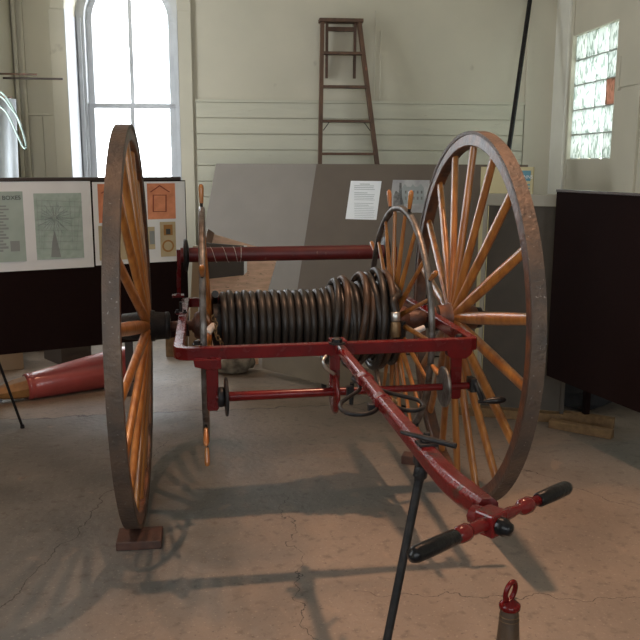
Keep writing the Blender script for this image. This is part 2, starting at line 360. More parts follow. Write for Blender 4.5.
b = MB(); rb(b, sl + .03, sr - .03, DL + .018, DL + .022, WZ + .05, ZM); structure(b, 'lower_pane', 'glass', win)
b = MB()
pts = [W(sl + .03, DS + .02, ZM), W(sr - .03, DS + .02, ZM)] + [W(wc + (wr - .10) * math.cos(PI * i / 16), DS + .02, WS + (wr - .10) * math.sin(PI * i / 16)) for i in range(17)]
b.prism(pts, DH * .004); structure(b, 'upper_pane', 'glass', win)
# side wall windows (a tall opening in the left wall before the boards, and behind the camera)
def side_wall(name, r, sign, opens, mtl='wall'):
    b = MB(); opens = sorted(opens); d = DB - .3; r0, r1 = (r - .3, r) if sign < 0 else (r, r + .3)
    for (a, c, z0, z1) in opens:
        rb(b, r0, r1, d, a, 0, HC); rb(b, r0, r1, a, c, 0, z0); rb(b, r0, r1, a, c, z1, HC); d = c
    rb(b, r0, r1, d, D0 + .3, 0, HC)
    return structure(b, name, mtl)
LO = [(-2.5, -1.7, .9, 3.3), (2.45, 3.4, .9, 3.3)]
side_wall('wall_left', RL, -1, LO)
# right wall with the glass block window
def rdepth(px): return (RR - .325) * 840 / (px - 245) - 3.258    # room depth of a point of the right wall
G0, G1 = rdepth(620.5), rdepth(575)
GZ0, GZ1 = 1.452, 2.475
side_wall('wall_right', RR, 1, [(G0, G1, GZ0, GZ1)])
b = MB(); rb(b, RR - .03, RR, rdepth(572.5), D0, 0, HC)
structure(b, 'trim_2', 'trimcream', bevel=.006)
b = MB()
rb(b, RR - .012, RR, rdepth(640) - .5, rdepth(627), 1.97, HC); rb(b, RR - .02, RR, rdepth(650), rdepth(636), 0, 1.95); rb(b, RR - .018, RR, rdepth(627), rdepth(624.5), 1.95, 2.2)
rb(b, RR - .01, RR, rdepth(575) , rdepth(572.5), 0, HC)
structure(b, 'trim_3', 'wall', bevel=.003)
b = MB(); e = .035
rb(b, RR + .03, RR + .09, G0 - .0, G0 + .008, GZ0, GZ1); rb(b, RR + .03, RR + .09, G1 - .008, G1, GZ0, GZ1)
gw, gh = (G1 - G0) / 4, (GZ1 - GZ0) / 5
for i in range(1, 5): rb(b, RR + .03, RR + .10, G0, G1, GZ0 + i * gh - .005, GZ0 + i * gh + .005)
for i in range(1, 4): rb(b, RR + .03, RR + .10, G0 + i * gw - .004, G0 + i * gw + .004, GZ0, GZ1)
w2 = structure(b, 'window_2', mat('mortar', (.30, .31, .28), .8))
for i in range(4):
    for j in range(5):
        b = MB(); r0 = RR + .02
        a0, a1, z0, z1 = G0 + i * gw + .005, G0 + (i + 1) * gw - .005, GZ0 + j * gh + .006, GZ0 + (j + 1) * gh - .006
        rb(b, r0, r0 + .075, a0, a1, z0, z1)
        structure(b, 'glass_block', 'pinkblock' if (i, j) == (0, 2) else 'gblock', w2, bevel=.008)
b = MB()   # wall behind the camera with two tall openings
d = DB; 
rb(b, RL, -.9, d - .3, d, 0, HC); rb(b, .1, 1.4, d - .3, d, 0, HC); rb(b, 2.4, RR, d - .3, d, 0, HC)
for (a, c) in ((-.9, .1), (1.4, 2.4)): rb(b, a, c, d - .3, d, 0, .9); rb(b, a, c, d - .3, d, 3.4, HC)
structure(b, 'wall_front', 'wall')
# ------------------------------------------------------------------ daylight and lamp
wd = bpy.data.worlds.new('sky'); SC.world = wd; wd.use_nodes = True
bg = wd.node_tree.nodes['Background']; bg.inputs[0].default_value = (.90, .95, 1.0, 1); bg.inputs[1].default_value = 9.0
def portal(c, w, h, normal):
    l = bpy.data.lights.new('daylight_portal', 'AREA'); l.shape = 'RECTANGLE'; l.size = w; l.size_y = h; l.cycles.is_portal = True
    o = bpy.data.objects.new('daylight_portal', l); COL.objects.link(o)
    q = Vector(normal).to_track_quat('-Z', 'Y'); o.matrix_world = Matrix.Translation(c) @ q.to_matrix().to_4x4()
portal(W(wc, D0 + TH + .02, 2.0), wr * 2, 2.4, -DH)
for (a, c, z0, z1) in LO: portal(W(RL - .29, (a + c) / 2, (z0 + z1) / 2), c - a, z1 - z0, RH)
portal(W(RR + .29, (G0 + G1) / 2, (GZ0 + GZ1) / 2), G1 - G0, GZ1 - GZ0, -RH)
for a in (-.4, 1.9): portal(W(a, DB - .29, 2.15), 1.0, 2.5, DH)
ll = bpy.data.lights.new('pendant_lamp', 'SPOT'); ll.spot_size = math.radians(52); ll.spot_blend = 1; ll.energy = 640; ll.color = (1, .57, .35); ll.shadow_soft_size = .06
lo = bpy.data.objects.new('pendant_lamp', ll); COL.objects.link(lo); lo.location = (1.17, -.20, 4.44); lo.rotation_euler = (Vector((1.15, -.95, 0)) - Vector((1.17, -.20, 4.44))).to_track_quat('-Z', 'Y').to_euler()
l2 = bpy.data.lights.new('pendant_lamp', 'SPOT'); l2.energy = 190; l2.color = (1, .55, .33); l2.spot_size = math.radians(80); l2.spot_blend = 1; l2.shadow_soft_size = .06
lo2 = bpy.data.objects.new('pendant_lamp', l2); COL.objects.link(lo2); lo2.location = (-1.25, .35, 4.44)
# ================================================================== THE HOSE REEL CART
ZA = .772; RW = .77
XL, XR = -.124, 1.2498
cart = empty('hose_reel_cart', (.58, 0, 0), 'red two wheeled fire hose reel cart with tall wooden spoked wheels', 'hose cart')
def wheel(xc, inward, toe, camber, lean0=0):
    """xc: rim plane, inward: +1 when the cart is on the +x side"""
    c = Vector((xc, 0, RW))
    Q = Matrix.Rotation(-toe, 3, 'Z') @ Matrix.Rotation(camber, 3, 'Y')
    SZ = 1.008 if inward > 0 else 1
    T = lambda x, y, z: c + Vector((0, 0, RW * (SZ - 1))) + Q @ (Vector((x, y, z)) * SZ)
    def ring(mb, prof, n=96, smooth=True):
        k = len(prof); vs = []
        for i in range(n):
            a = 2 * PI * i / n
            for (x, r) in prof: vs.append(T(x, r * math.sin(a), r * math.cos(a)))
        fs = [(i * k + j, i * k + (j + 1) % k, ((i + 1) % n) * k + (j + 1) % k, ((i + 1) % n) * k + j) for i in range(n) for j in range(k)]
        mb.add(vs, fs, smooth)
    b = MB(); ring(b, [(-.0225, .757), (-.0245, .715), (-.020, .71), (.020, .71), (.0245, .715), (.0225, .757)], smooth=False)
    w = b.build('wheel', 'felloe', cart, bevel=0)
    b = MB(); ring(b, [(-.026, .770), (-.026, .756), (.026, .756), (.026, .770)], smooth=False); b.build('tyre', 'tire', w)
    dish = .055 * inward
    for i in range(18):
        a = math.radians(20 * i); rd = Vector((0, math.sin(a), math.cos(a))); tn = Vector((0, math.cos(a), -math.sin(a)))
        pts = []; sc = []
        for t in (0, .12, .3, .6, .85, 1):
            r = .055 + (.715 - .055) * t; x = dish * (1 - t)
            pts.append(T(x, rd.y * r, rd.z * r)); wd_ = (.0215 + .004 * math.sin(PI * min(1, t * 1.1)) ) ; sc.append((wd_ / .02, (.016 - .002 * t) / .02))
        b = MB(); prof = [(.02 * math.cos(q), .02 * math.sin(q)) for q in [2 * PI * j / 10 for j in range(10)]]
        b.sweep(pts, prof, up=Q @ Vector((1, 0, 0)), smooth=True, scales=sc)
        b.build('spoke', 'oak', w)
    # nave: wooden barrel between iron bands
    ax = Q @ Vector((inward, 0, 0)); o = T(dish, 0, 0)
    b = MB(); b.lathe(o, ax, [(-.10, .043), (-.095, .05), (-.03, .056), (-.028, .062), (.028, .062), (.03, .056), (.085, .052), (.09, .045)], 28)
    hb = b.build('hub', 'iron' if inward > 0 else 'felloe', w)
    b = MB(); b.lathe(o, ax, [(-.15, .02), (-.148, .028), (-.125, .028), (-.12, .043), (-.095, .045), (-.095, .03)], 24); b.build('hub_cap', 'iron', w)
    b = MB(); b.lathe(o, ax, [(.07, .03), (.07, .055), (.084, .055), (.084, .03)], 24)
    b.build('hub_band', 'iron', w)
    return w
wheel(XL, 1, .037, -.002); wheel(XR, -1, .033, .0137)
# frame: flat iron rectangle, left front corner rounded
FL, FR, BL, BR = Vector((.027, -.557, .803)), Vector((1.082, -.601, .812)), Vector((.075, .601, .790)), Vector((1.13, .557, .797))
b = MB()
bw, bh = .034, .042
def inset(P, a, c): return P + (a - P).normalized() * bw / 2 + (c - P).normalized() * bw / 2 - Vector((0, 0, bh / 2))
f1, f2, f3, f4 = inset(FL, FR, BL), inset(FR, FL, BR), inset(BR, FR, BL), inset(BL, BR, FL)
def corner(P, a, c, r=.05, n=6):
    d0 = (a - P).normalized(); d1 = (c - P).normalized(); A = P + d0 * r; C = P + d1 * r
    return [A * (1 - t) ** 2 + P * 2 * t * (1 - t) + C * t * t for t in [i / n for i in range(n + 1)]]
loop = corner(f1, f4, f2) + corner(f2, f1, f3, .012, 2) + corner(f3, f2, f4, .012, 2) + corner(f4, f3, f1, .03, 4)
# subdivide the straight runs so every section stays square
b.sweep(loop, [(-bw / 2, -bh / 2), (bw / 2, -bh / 2), (bw / 2, bh / 2), (-bw / 2, bh / 2)], closed=True)
frame = b.build('frame', 'red', cart, bevel=.003)
def bolt(p, r=.012, h=.012, par=frame, m='iron', up=(0, 0, 1)):
    b = MB(); b.lathe(p, up, [(0, r * 1.5), (h * .3, r * 1.5), (h * .3, r), (h, r), (h * 1.2, r * .6)], 6, False); return b.build('bolt', m, par)
for (q, px_, py_) in ((frame, 197, 344.5), (frame, 459, 338)): bolt(at(px_, py_, Z=.803))
bolt(at(337, 344, Z=.825), .018, .018); 
# bearing clips and axle
for (px_, py_) in ((181, 314), (427, 306)):
    P = at(px_, py_, Z=.803); b = MB(); b.box(P + Vector((0, 0, .002)), (.042, .028, .004)); b.build('bearing_clip', 'red' if px_ > 300 else 'redworn', frame, bevel=.002)
    b = MB()
    for dx in (0, .03): b.lathe(P + Vector((dx - .015, 0, .004)), (0, 0, 1), [(0, .010), (.006, .010), (.006, .006), (.014, .006)], 6, False)
    b.lathe(P + Vector((0, 0, .01)), (0, 0, 1), [(0, .006), (.04, .006)], 8); b.build('bolt', 'iron', frame)
b = MB(); b.lathe((XL + .05, 0, ZA), (1, 0, 0), [(0, .02), (.178, .02), (.18, .028), (.20, .034), (.225, .028), (.24, .022), (1.0, .022), (1.03, .035), (1.06, .028), (1.09, .04), (1.13, .034), (1.16, .024), (1.27, .022)], 20)
b.build('axle', 'axle', cart)
for X_ in (.07, 1.085):
    b = MB(); b.box((X_, 0, ZA - .012), (.04, .06, .05)); b.build('axle_bearing', 'iron', cart, bevel=.005)
b = MB(); b.lathe(at(414, 332, Y=-.12), (.9, .3, .25), [(0, .012), (.05, .012)], 12); b.build('grease_cup', 'white', cart)
# rear roller, discs and struts
ry = .55; rl = at(180.5, 255, Y=ry); rr_ = at(388, 252.7, Y=ry); rl.z = rr_.z = .995
b = MB(); b.lathe((rl.x, ry, .995), (1, 0, 0), [(0, .034), (rr_.x - rl.x, .034)], 24); roller = b.build('rear_roller', 'redpipe', cart)
for X_ in (.098, 1.040):
    b = MB(); b.lathe((X_ - .012, ry, .995), (1, 0, 0), [(0, .03), (.004, .07), (.012, .076), (.02, .072), (.026, .04)], 28); b.build('roller_disc', 'iron', cart)
for (s, X_, XB) in ((1, .066, .058), (-1, 1.085, 1.10)):
    b = MB(); b.sweep(catmull([(XB, .565, .80), (XB + .004, .567, .82), (X_ - .004, .558, .87), (X_, ry, .94), (X_, ry, 1.02)], 5), [(-.012, -.008), (.012, -.008), (.012, .008), (-.012, .008)], up=(1, 0, 0), scales=[1.6, 1.6, 1.5, 1.4, 1.3] + [1.2] * 16)
    b.box((XB, .575, .803), (.055, .06, .01)); b.build('roller_strut', 'red', cart, bevel=.002)
b = MB()   # string lashed round the roller
for (x0, x1) in ((210, 217), (222, 229), (233, 238), (241, 240)):
    A = at(x0, 248, Y=ry); B = at(x1, 262, Y=ry); A.z = 1.02; B.z = .97
    P = []
    for i in range(14):
        t = i / 13; a = PI * .5 + t * PI; P.append(Vector((A.x + (B.x - A.x) * t, ry + .0355 * math.cos(a), .995 + .0355 * math.sin(a))))
    b.tube(P, .0012, 5)
b.build('string', 'string', roller)
if 0: b = MB(); b.lathe((at(212, 250, Y=ry).x, ry, 1.003), (1, 0, 0), [(0, .034), (.008, .0365), (.12, .0365), (.13, .034)], 20); b.build('wrapping', 'black', roller)
# lower front rod with discs, brackets and crank
ly, lz = -.595, .642
xa, xb = .165, 1.05
b = MB(); b.lathe((xa, ly, lz), (1, 0, 0), [(0, .013), (.02, .0165), (.33, .0155), (.6, .0125), (xb - xa, .0125)], 18); b.build('front_rod', 'red', cart)
for (X_, r, w_, mt) in ((.182, .034, .022, 'iron'), (.200, .066, .012, 'iron'), (.567, .075, .016, 'redworn'), (.958, .072, .014, 'greyiron')):
    b = MB(); b.lathe((X_ - w_ / 2, ly, lz), (1, 0, 0), [(0, .02), (.001, r * .93), (w_ * .3, r), (w_ * .7, r), (w_ - .001, r * .93), (w_, .02)], 32); b.build('rod_disc', mt, cart)
def bracket(x, flip):
    b = MB()
    b.prism([(x - .02, ly + .006, .772), (x - .02, ly + .006, .60), (x - .012, ly + .006, .592), (x + .014, ly + .006, .592), (x + .02, ly + .006, .60), (x + .02, ly + .006, .772)], (0, .014, 0))
    b.prism([(x - .062, ly - .004, .772), (x - .058, ly - .004, .748), (x - .02, ly - .004, .738), (x + .03, ly - .004, .738), (x + .03, ly - .004, .772)] if not flip else
            [(x - .04, ly - .004, .772), (x - .035, ly - .004, .752), (x - .02, ly - .004, .74), (x + .03, ly - .004, .74), (x + .05, ly - .004, .755), (x + .055, ly - .004, .772)], (0, .036, 0))
    b.build('rod_bracket', 'red', cart, bevel=.003)
bracket(.155, False); bracket(1.005, True)
b = MB(); b.box((.573, ly + .025, .70), (.035, .016, .14)); b.build('rod_bracket', 'redworn', cart, bevel=.003)
b = MB(); b.tube(catmull([at(326, 356, Y=-.63), at(323, 361, Y=-.65), at(326, 368, Y=-.65), at(334, 374, Y=-.63)], 6), .006, 8); b.build('hook', 'steel', cart)
b = MB(); b.box((1.06, ly, lz + .005), (.022, .05, .05)); 
b.tube(catmull([(1.065, ly - .02, lz + .015), (1.078, ly - .035, lz - .02), (1.09, ly - .03, lz - .05)], 5), .009, 8)
crank = b.build('crank', 'iron', cart, bevel=.003)
b = MB(); b.lathe((1.075, ly - .03, lz - .052), (1, -.1, .06), [(0, .006), (.03, .007), (.04, .011), (.075, .013), (.095, .009), (.1, .004)], 12); b.build('crank_handle', 'black', crank)
# reel wheels: iron ring, wooden spokes, handles
def reel_wheel(x, ang0, hands, tilt, r=.462, tip=.557):
    Q = Matrix.Rotation(tilt, 3, 'Z'); c = Vector((x, 0, ZA))
    T = lambda dx, rad, a: c + Q @ Vector((dx, rad * math.sin(a), rad * math.cos(a)))
    b = MB(); n_ = 72; pr = [(-.009, r + .008), (-.012, r), (-.009, r - .014), (.009, r - .014), (.012, r), (.009, r + .008)]; k = len(pr); vs = []
    for i in range(n_):
        for (dx, rad) in pr: vs.append(T(dx, rad, 2 * PI * i / n_))
    b.add(vs, [(i * k + j, i * k + (j + 1) % k, ((i + 1) % n_) * k + (j + 1) % k, ((i + 1) % n_) * k + j) for i in range(n_) for j in range(k)], True)
    ring = b.build('reel_wheel', 'greyiron', cart)
    off = .02 if x < .5 else -.02
    for i in range(18):
        a = math.radians(ang0 + 20 * i); b = MB()
        P = [T(off * (1 - t), .05 + (r - .014 - .05) * t, a) for t in (0, .25, .5, .8, 1)]
        b.tube(P, .0095, 8, up=(1, 0, 0), scales=[1.15, 1.2, 1, .85, .75]); b.build('spoke', 'oak', ring)
    for a in hands:
        a = math.radians(a); b = MB()
        ax = (T(0, 1, a) - T(0, 0, a)).normalized(); o = T(0, r, a)
        b.lathe(o, ax, [(0, .006), (.03, .006)], 8); b.build('ferrule', 'iron', ring)
        b = MB(); L_ = tip - r
        b.lathe(o + ax * .022, ax, [(0, .0075), (.008, .008), (.03, .0095), (L_ - .04, .0105), (L_ - .028, .009), (L_ - .022, .004)], 12); b.build('handle', 'oak', ring)
    b = MB(); b.lathe(T(-.04, 0, 0), Q @ Vector((1, 0, 0)), [(0, .045), (.01, .055), (.07, .055), (.08, .045)], 24); b.build('reel_hub', 'axle', ring)
    return ring
lring = reel_wheel(.154, 10, [0, -58, -93, -130, -162, 150, 110, 75, 40], -.045); rring = reel_wheel(.954, 10, [60, 19, -16, -62, -100, -140, 140, 100], 0)
b = MB(); b.lathe((.19, 0, ZA), (1, 0, 0), [(0, .085), (.74, .085)], 28); b.build('reel_drum', 'iron', cart)
b = MB()  # chain hanging at the left reel hub
P0 = at(213, 318, Y=-.17)
for i in range(9):
    q = P0 + Vector((.003 * i + .006 * math.sin(i), -.002 * i, -.0125 * i)); R_ = Matrix.Rotation(i * PI / 2 + .4, 3, 'Z')
    b.tube([q + R_ @ Vector((.006 * math.cos(a), 0, .0105 * math.sin(a))) for a in [2 * PI * j / 10 for j in range(10)]], .0022, 5, closed=True, up=R_ @ Vector((0, 1, 0)))
b.build('chain', 'brass', lring)
b = MB(); A = at(207, 333, Y=-.2); B = at(213, 326, Y=-.12); b.lathe(A, B - A, [(0, .012), (.002, .014), ((B - A).length, .014)], 12); b.build('crank_stub', 'string', lring)
# ---- tongue
tp = [(.582, -.556, .800), (.58, -.70, .797), (.58, -1.0, .787), (.58, -1.2, .780), (.58, -1.37, .777), (.58, -1.5, .775), (.58, -1.66, .772), (.58, -1.76, .774), (.58, -1.86, .784), (.58, -1.955, .800)]
cp = catmull(tp, 4); nn = len(cp)
w_, c_ = .021, .009
prof = [(-w_ + c_, -w_), (w_ - c_, -w_), (w_, -w_ + c_), (w_, w_ - c_), (w_ - c_, w_), (-w_ + c_, w_), (-w_, w_ - c_), (-w_, -w_ + c_)]
b = MB(); b.sweep(cp, prof, scales=[((.72 + .42 * min(1, i / nn * 1.3) - .3 * max(0, (i / nn - .85)) / .15,) * 2) for i in range(nn)])
tongue = b.build('drawbar', 'redworn', cart, bevel=.003)
b = MB(); b.box((.582, -.575, .815), (.055, .06, .014)); b.build('hitch_plate', 'redworn', tongue, bevel=.003)
for (Y_, Z_) in ((-.99, .788), (-1.19, .781)):
    b = MB(); b.prism([(.58 + .027 * math.cos(a), Y_ - .018, Z_ + .024 * math.sin(a)) for a in [PI / 6 + PI / 3 * i for i in range(6)]], (0, .036, 0)); b.build('collar', 'redworn', tongue, bevel=.004)
# bent iron loops either side
def px_path(P, Z): return [at(x, y, Z=Z) for x, y in P]
b = MB(); b.tube(catmull(px_path([(366, 371), (353, 378), (359, 384), (359, 390), (349, 397), (341, 403), (341, 409), (349, 413.5), (362, 414.5), (373, 412), (380, 406)], .765), 6), .0062, 10); b.build('foot_loop', 'iron', tongue)
b = MB(); b.tube(catmull(px_path([(371, 378), (377, 387), (386, 392), (402, 396), (416, 399.5), (423, 404), (423, 408), (415, 410.5), (402, 409.5), (392, 405)], .765), 6), .0062, 10); b.build('foot_loop', 'iron', tongue)
b = MB(); b.box(at(372, 407.5, Z=.765), (.022, .022, .022)); b.build('square_nut', 'iron', tongue, bevel=.002)
b = MB(); b.lathe(at(352, 383, Z=.74), (0, .1, -1), [(0, .007), (.07, .007)], 10); b.box(at(350, 391, Z=.73), (.02, .02, .03)); b.build('pin', 'iron', tongue)
b = MB(); b.lathe(at(390, 402, Z=.755), (1, -.15, 0), [(0, .012), (.012, .012), (.012, .008), (.02, .008)], 8); b.build('bolt', 'brass', tongue)
# prop clamp with tee bar
b = MB(); cy_ = -1.585
b.box((.58, cy_, .797), (.044, .036, .008)); b.lathe((.58, cy_, .80), (0, 0, 1), [(0, .014), (.006, .016), (.012, .008), (.022, .007)], 12)
clamp = b.build('prop_clamp', 'iron', tongue, bevel=.002)
A = at(401, 432, Z=.825); B = at(456, 446, Z=.82)
b = MB(); b.tube([A, A.lerp(B, .3), A.lerp(B, .6), B], .0062, 10, scales=[.75, .9, 1.1, 1.0]); b.build('tee_bar', 'iron', clamp)
T_ = at(421, 470, X=.58); q = at(387, 640, Y=-1.62); dr = (q - T_).normalized(); F_ = T_ + dr * ((T_.z) / -dr.z)
b = MB(); b.lathe(T_ - dr * .02, dr, [(0, .013), (.01, .0165), (.035, .0165), (.04, .012), (.05, .0105), ((F_ - T_).length + .015, .0095)], 14); b.build('prop_rod', 'iron', cart)
b = MB(); b.box((.58, -1.56, .752), (.036, .034, .03)); b.build('clamp_block', 'iron', clamp, bevel=.003)
# cross handle
J = Vector((.58, -1.985, .800)); hL = at(410, 557, Z=.80); hR = at(569, 486.5, Z=.80); hd = (hR - hL).normalized(); hp = Vector((hd.y, -hd.x, 0))
J = hL + hd * ((J - hL).dot(hd) - .022)
b = MB(); RJ = Matrix((hd, -hp, Vector((0, 0, 1)))).transposed()
b.box(J, (.044, .042, .042), RJ); b.lathe(J - hd * .06, hd, [(0, .0105), (.03, .012), (.045, .015), (.075, .015), (.09, .012), (.12, .0105)], 14)
b.lathe(J - Vector((0, .0, .0)) - hp * .04, hp, [(0, .018), (.02, .021), (.062, .019), (.063, .01)], 8, False)
jt = b.build('handle_joint', 'redworn', tongue, bevel=.004)
b = MB(); b.lathe(J + hp * .022 - hd * .004, hp, [(0, .016), (.010, .0165), (.014, .013), (.022, .011), (.025, .004)], 10); b.build('end_cap', 'black', jt)
for s, E_ in ((-1, hL), (1, hR)):
    dd = hd * s; Ln = (E_ - J).length
    b = MB(); g_ = .112 if s < 0 else .102; J0 = J + hd * (.022 if s > 0 else .004); Ln = (E_ - J0).length; b.lathe(J0 + dd * .02, dd, [(0, .011), (.035, .0085), (.04, .0085), (.044, .013), (.052, .0155), (.066, .0155), (.074, .013), (.078, .009), (Ln - .02 - g_ + .01, .010)], 12); b.build('handle_arm', 'redworn', jt)
    b = MB(); b.lathe(E_ - dd * g_, dd, [(0, .0115), (.003, .0135), (g_ * .5, .0145), (g_ - .013, .014), (g_ - .004, .011), (g_, .003)], 18); b.build('grip', 'black', jt)
# ------------------------------------------------------------------ hose on the reel
def hose_r(x):
    v = .122
    if x > .62: v += .028 * min(1, (x - .62) / .1)
    return v
b = MB(); P = []; x0, x1, pitch = .200, .925, .0292; n_t = (x1 - x0) / pitch; st = 26
for i in range(int(n_t * st)):
    t = i / st; x = x0 + pitch * t; a = 2 * PI * t
    # each turn lies nearly square to the axle and steps across at the back
    ff = t - math.floor(t); step = math.floor(t) + min(1, max(0, (ff - .35) / .3)); x = x0 + pitch * step
    rr2 = hose_r(x) + .003 * math.sin(3.1 * step + 1)
    P.append(Vector((x + .002 * math.sin(a * .37), rr2 * math.sin(a), ZA + rr2 * math.cos(a))))
b.tube(P, .0144, 10, up=(1, 0, 0))
bh = centre(b)
hose = b.build('fire_hose', 'rubber', None, 0, bh); tag(hose, 'long black and brown rubber fire hose wound in coils round the reel between the wheels', 'hose')
random.seed(3)
def loose(x, R_, tiltx, m_, dz=0, ph=0):
    b = MB(); P = []
    for i in range(40):
        a = 2 * PI * i / 40; rr2 = R_ * (1 + .03 * math.cos(2 * a + ph)); P.append(Vector((x + tiltx * math.cos(a + ph * .5), rr2 * math.sin(a), ZA + dz + rr2 * math.cos(a))))
    b.tube(P, .0138, 10, closed=True, up=(1, 0, 0)); b.build('coil', m_, hose)
for (x, R_, tx, m_, dz) in ((.665, .160, .022, 'rubber', .002), (.700, .166, .02, 'brownrubber', .004), (.735, .160, -.008, 'rubber', .004), (.765, .182, .03, 'brownrubber', .003), (.800, .170, .02, 'brownrubber', .002),
                            (.832, .178, -.012, 'rubber', .008), (.850, .196, .012, 'rubber', .006), (.880, .19, .014, 'brownrubber', .002), (.906, .172, -.01, 'rubber', 0)):
    loose(x, R_, tx, m_, dz, random.uniform(-.8, .8))
K = at(395.5, 313, Y=-.2)
b = MB(); b.tube(catmull([(.885, .10, ZA + .125), (.888, .03, ZA + .165), (.90, -.06, ZA + .165), (.918, -.13, ZA + .13), (K.x - .004, -.18, K.z + .045), tuple(K)], 7), .0145, 12, up=(1, 0, 0)); b.build('hose_end', 'rubber', hose)
b = MB(); b.lathe(K + Vector((0, 0, .004)), (0, -.08, -1), [(0, .016), (.002, .0185), (.034, .0185), (.036, .016)], 18); cpl = b.build('coupling', 'steel', hose)
b = MB(); b.lathe(K + Vector((0, -.003, -.034)), (0, -.08, -1), [(0, .017), (.01, .02), (.05, .02), (.06, .017)], 18); b.build('brass_nozzle', 'brass', hose)
# ================================================================== OBJECTS ON THE FLOOR
def floor_block(pA, pB, depth, h, name, m, label, cat, group=None):
    """front bottom edge from pA to pB (on the floor), going back by depth"""
    u = (pB - pA).normalized(); v = Vector((-u.y, u.x, 0)); 
    if v.y < 0: v = -v
    b = MB(); up_ = Vector((0, 0, h)); b.hexa([pA, pB, pB + v * depth, pA + v * depth, pA + up_, pB + up_, pB + v * depth + up_, pA + v * depth + up_])
    return thing(b, name, m, label, cat, group, bevel=.004)
floor_block(at(116, 551.5, Z=0), at(161.5, 549, Z=0), .13, .034, 'wheel_chock', 'block', 'dark brown wooden block on the floor just in front of the left cart wheel', 'wood block')
floor_block(at(401, 464, Z=0), at(430, 467, Z=0), .07, .042, 'wheel_chock', 'block', 'short brown wooden block on the floor seen left of the right wheel spokes', 'wood block')
floor_block(at(548, 428, Z=0), at(611, 440, Z=0), .05, .045, 'lumber_board', 'lumber', 'front one of the two pale boards on the floor under the right dark panel', 'board')
floor_block(at(562, 422.5, Z=0), at(613, 430, Z=0), .05, .06, 'lumber_board', 'lumber', 'rear one of the two boards on the floor under the right dark panel', 'board')
# nozzle with the red ring near the camera
cz_ = at(508, 640, Y=-1.42)
cx_ = cz_.x
zt = at(507, 608, Y=-1.42).z
b = MB(); b.lathe((cx_, -1.42, 0), (0, 0, 1), [(0, .045), (.02, .044), (zt * .5, .033), (zt, .0235)], 24)
noz = thing(b, 'hose_nozzle', 'conebrown', 'tapered brown hose nozzle with red cap and ring standing at the bottom edge', 'nozzle')
b = MB()
for f_ in (.972, .93):
    rr2 = .033 + (.0235 - .033) * ((f_ * zt - zt * .5) / (zt * .5)); b.tube([Vector((cx_ + (rr2 + .001) * math.cos(a), -1.42 + (rr2 + .001) * math.sin(a), zt * f_ - .012)) for a in [2 * PI * j / 24 for j in range(24)]], .0013, 6, closed=True)
b.build('wire_band', 'brass', noz)
b = MB(); b.lathe((cx_, -1.42, zt - .004), (0, 0, 1), [(0, .023), (.003, .0275), (.014, .028), (.018, .023), (.026, .015), (.03, .006)], 20); b.build('cap', 'red', noz)
b = MB(); rz = zt + .046; b.tube([Vector((cx_ + .019 * math.cos(a) * math.cos(.5) + .004 * math.sin(a), -1.42 + .019 * math.cos(a) * math.sin(.5) , rz + .026 * math.sin(a))) for a in [2 * PI * j / 24 for j in range(24)]], .0068, 10, closed=True, up=(0, 1, 0)); b.build('ring', 'red', noz)
# ================================================================== DISPLAY BOARDS
def vboard(A, B, z0, z1, th=.03):
    """vertical slab between floor points A,B; front face on the line AB"""
    A = Vector((A.x, A.y, 0)); B = Vector((B.x, B.y, 0)); u = (B - A).normalized(); v = Vector((-u.y, u.x, 0))
    if v.dot(FW) < 0: v = -v
    b = MB(); b.hexa([A + Vector((0, 0, z0)), B + Vector((0, 0, z0)), B + v * th + Vector((0, 0, z0)), A + v * th + Vector((0, 0, z0)), A + Vector((0, 0, z1)), B + Vector((0, 0, z1)), B + v * th + Vector((0, 0, z1)), A + v * th + Vector((0, 0, z1))])
    return b, A, B, u, v
# left board with posters
A = at(-40, 359, Z=.31); B = at(189.5, 336, Z=.31)
b, A, B, u, v = vboard(A, B, .31, 1.0)
zt1 = on(90, 181, B, v).z
root = empty('display_board', (A + B) / 2, 'long dark brown display board with posters under the tall window', 'display board')
b, *_ = vboard(A, B, .31, zt1); b.build('panel', 'darkcloth', root)
b = MB(); b.hexa([A + u * (-.0) - v * .008 + Vector((0, 0, zt1)), B - v * .008 - u * .03 + Vector((0, 0, zt1)), B - u * .03 + v * .038 + Vector((0, 0, zt1)), A + v * .038 + Vector((0, 0, zt1)),
                  A - v * .008 + Vector((0, 0, zt1 + .022)), B - v * .008 - u * .03 + Vector((0, 0, zt1 + .022)), B - u * .03 + v * .038 + Vector((0, 0, zt1 + .022)), A + v * .038 + Vector((0, 0, zt1 + .022))])
b.build('top_rail', 'railmetal', root, bevel=.004)
for f_ in (.12, .72):
    q = A.lerp(B, f_) + v * .05; b = MB(); b.box((q.x, q.y, .36), (.05, .03, .72)); b.box((q.x, q.y, .02), (.06, .4, .04)); b.build('leg', 'railmetal', root)
LB = (B.copy(), v.copy(), u.copy())
def sheet(P, n, uu, x0, y0, x1, y1, lift, name, m, th=.003, parent=None, upv=Vector((0, 0, 1))):
    """thin rectangle on plane (P,n) with corners seen at (x0,y0) top left, (x1,y1) bottom right"""
    a = on(x0, y0, P, n); c = on(x1, y1, P, n); w_ = (c - a).dot(uu); h_ = (a - c).dot(upv) / upv.dot(upv)
    tl = a - n * lift
    q = [tl, tl + uu * w_, tl + uu * w_ - upv * h_, tl - upv * h_]
    b = MB(); b.prism(q, n * th); return b.build(name, m, parent, 0, (None if parent else centre(b)))
P_, N_, U_ = LB
def bs(x0, y0, x1, y1, lift, name, m, parent=None, th=.002): return sheet(P_, N_, U_, x0, y0, x1, y1, lift, name, m, th, parent)
s1 = bs(-38, 181.5, 94, 266.8, .004, 'backing_sheet', 'paper', root); s2 = bs(91.8, 182, 186.5, 260.5, .004, 'backing_sheet', 'paper', root)
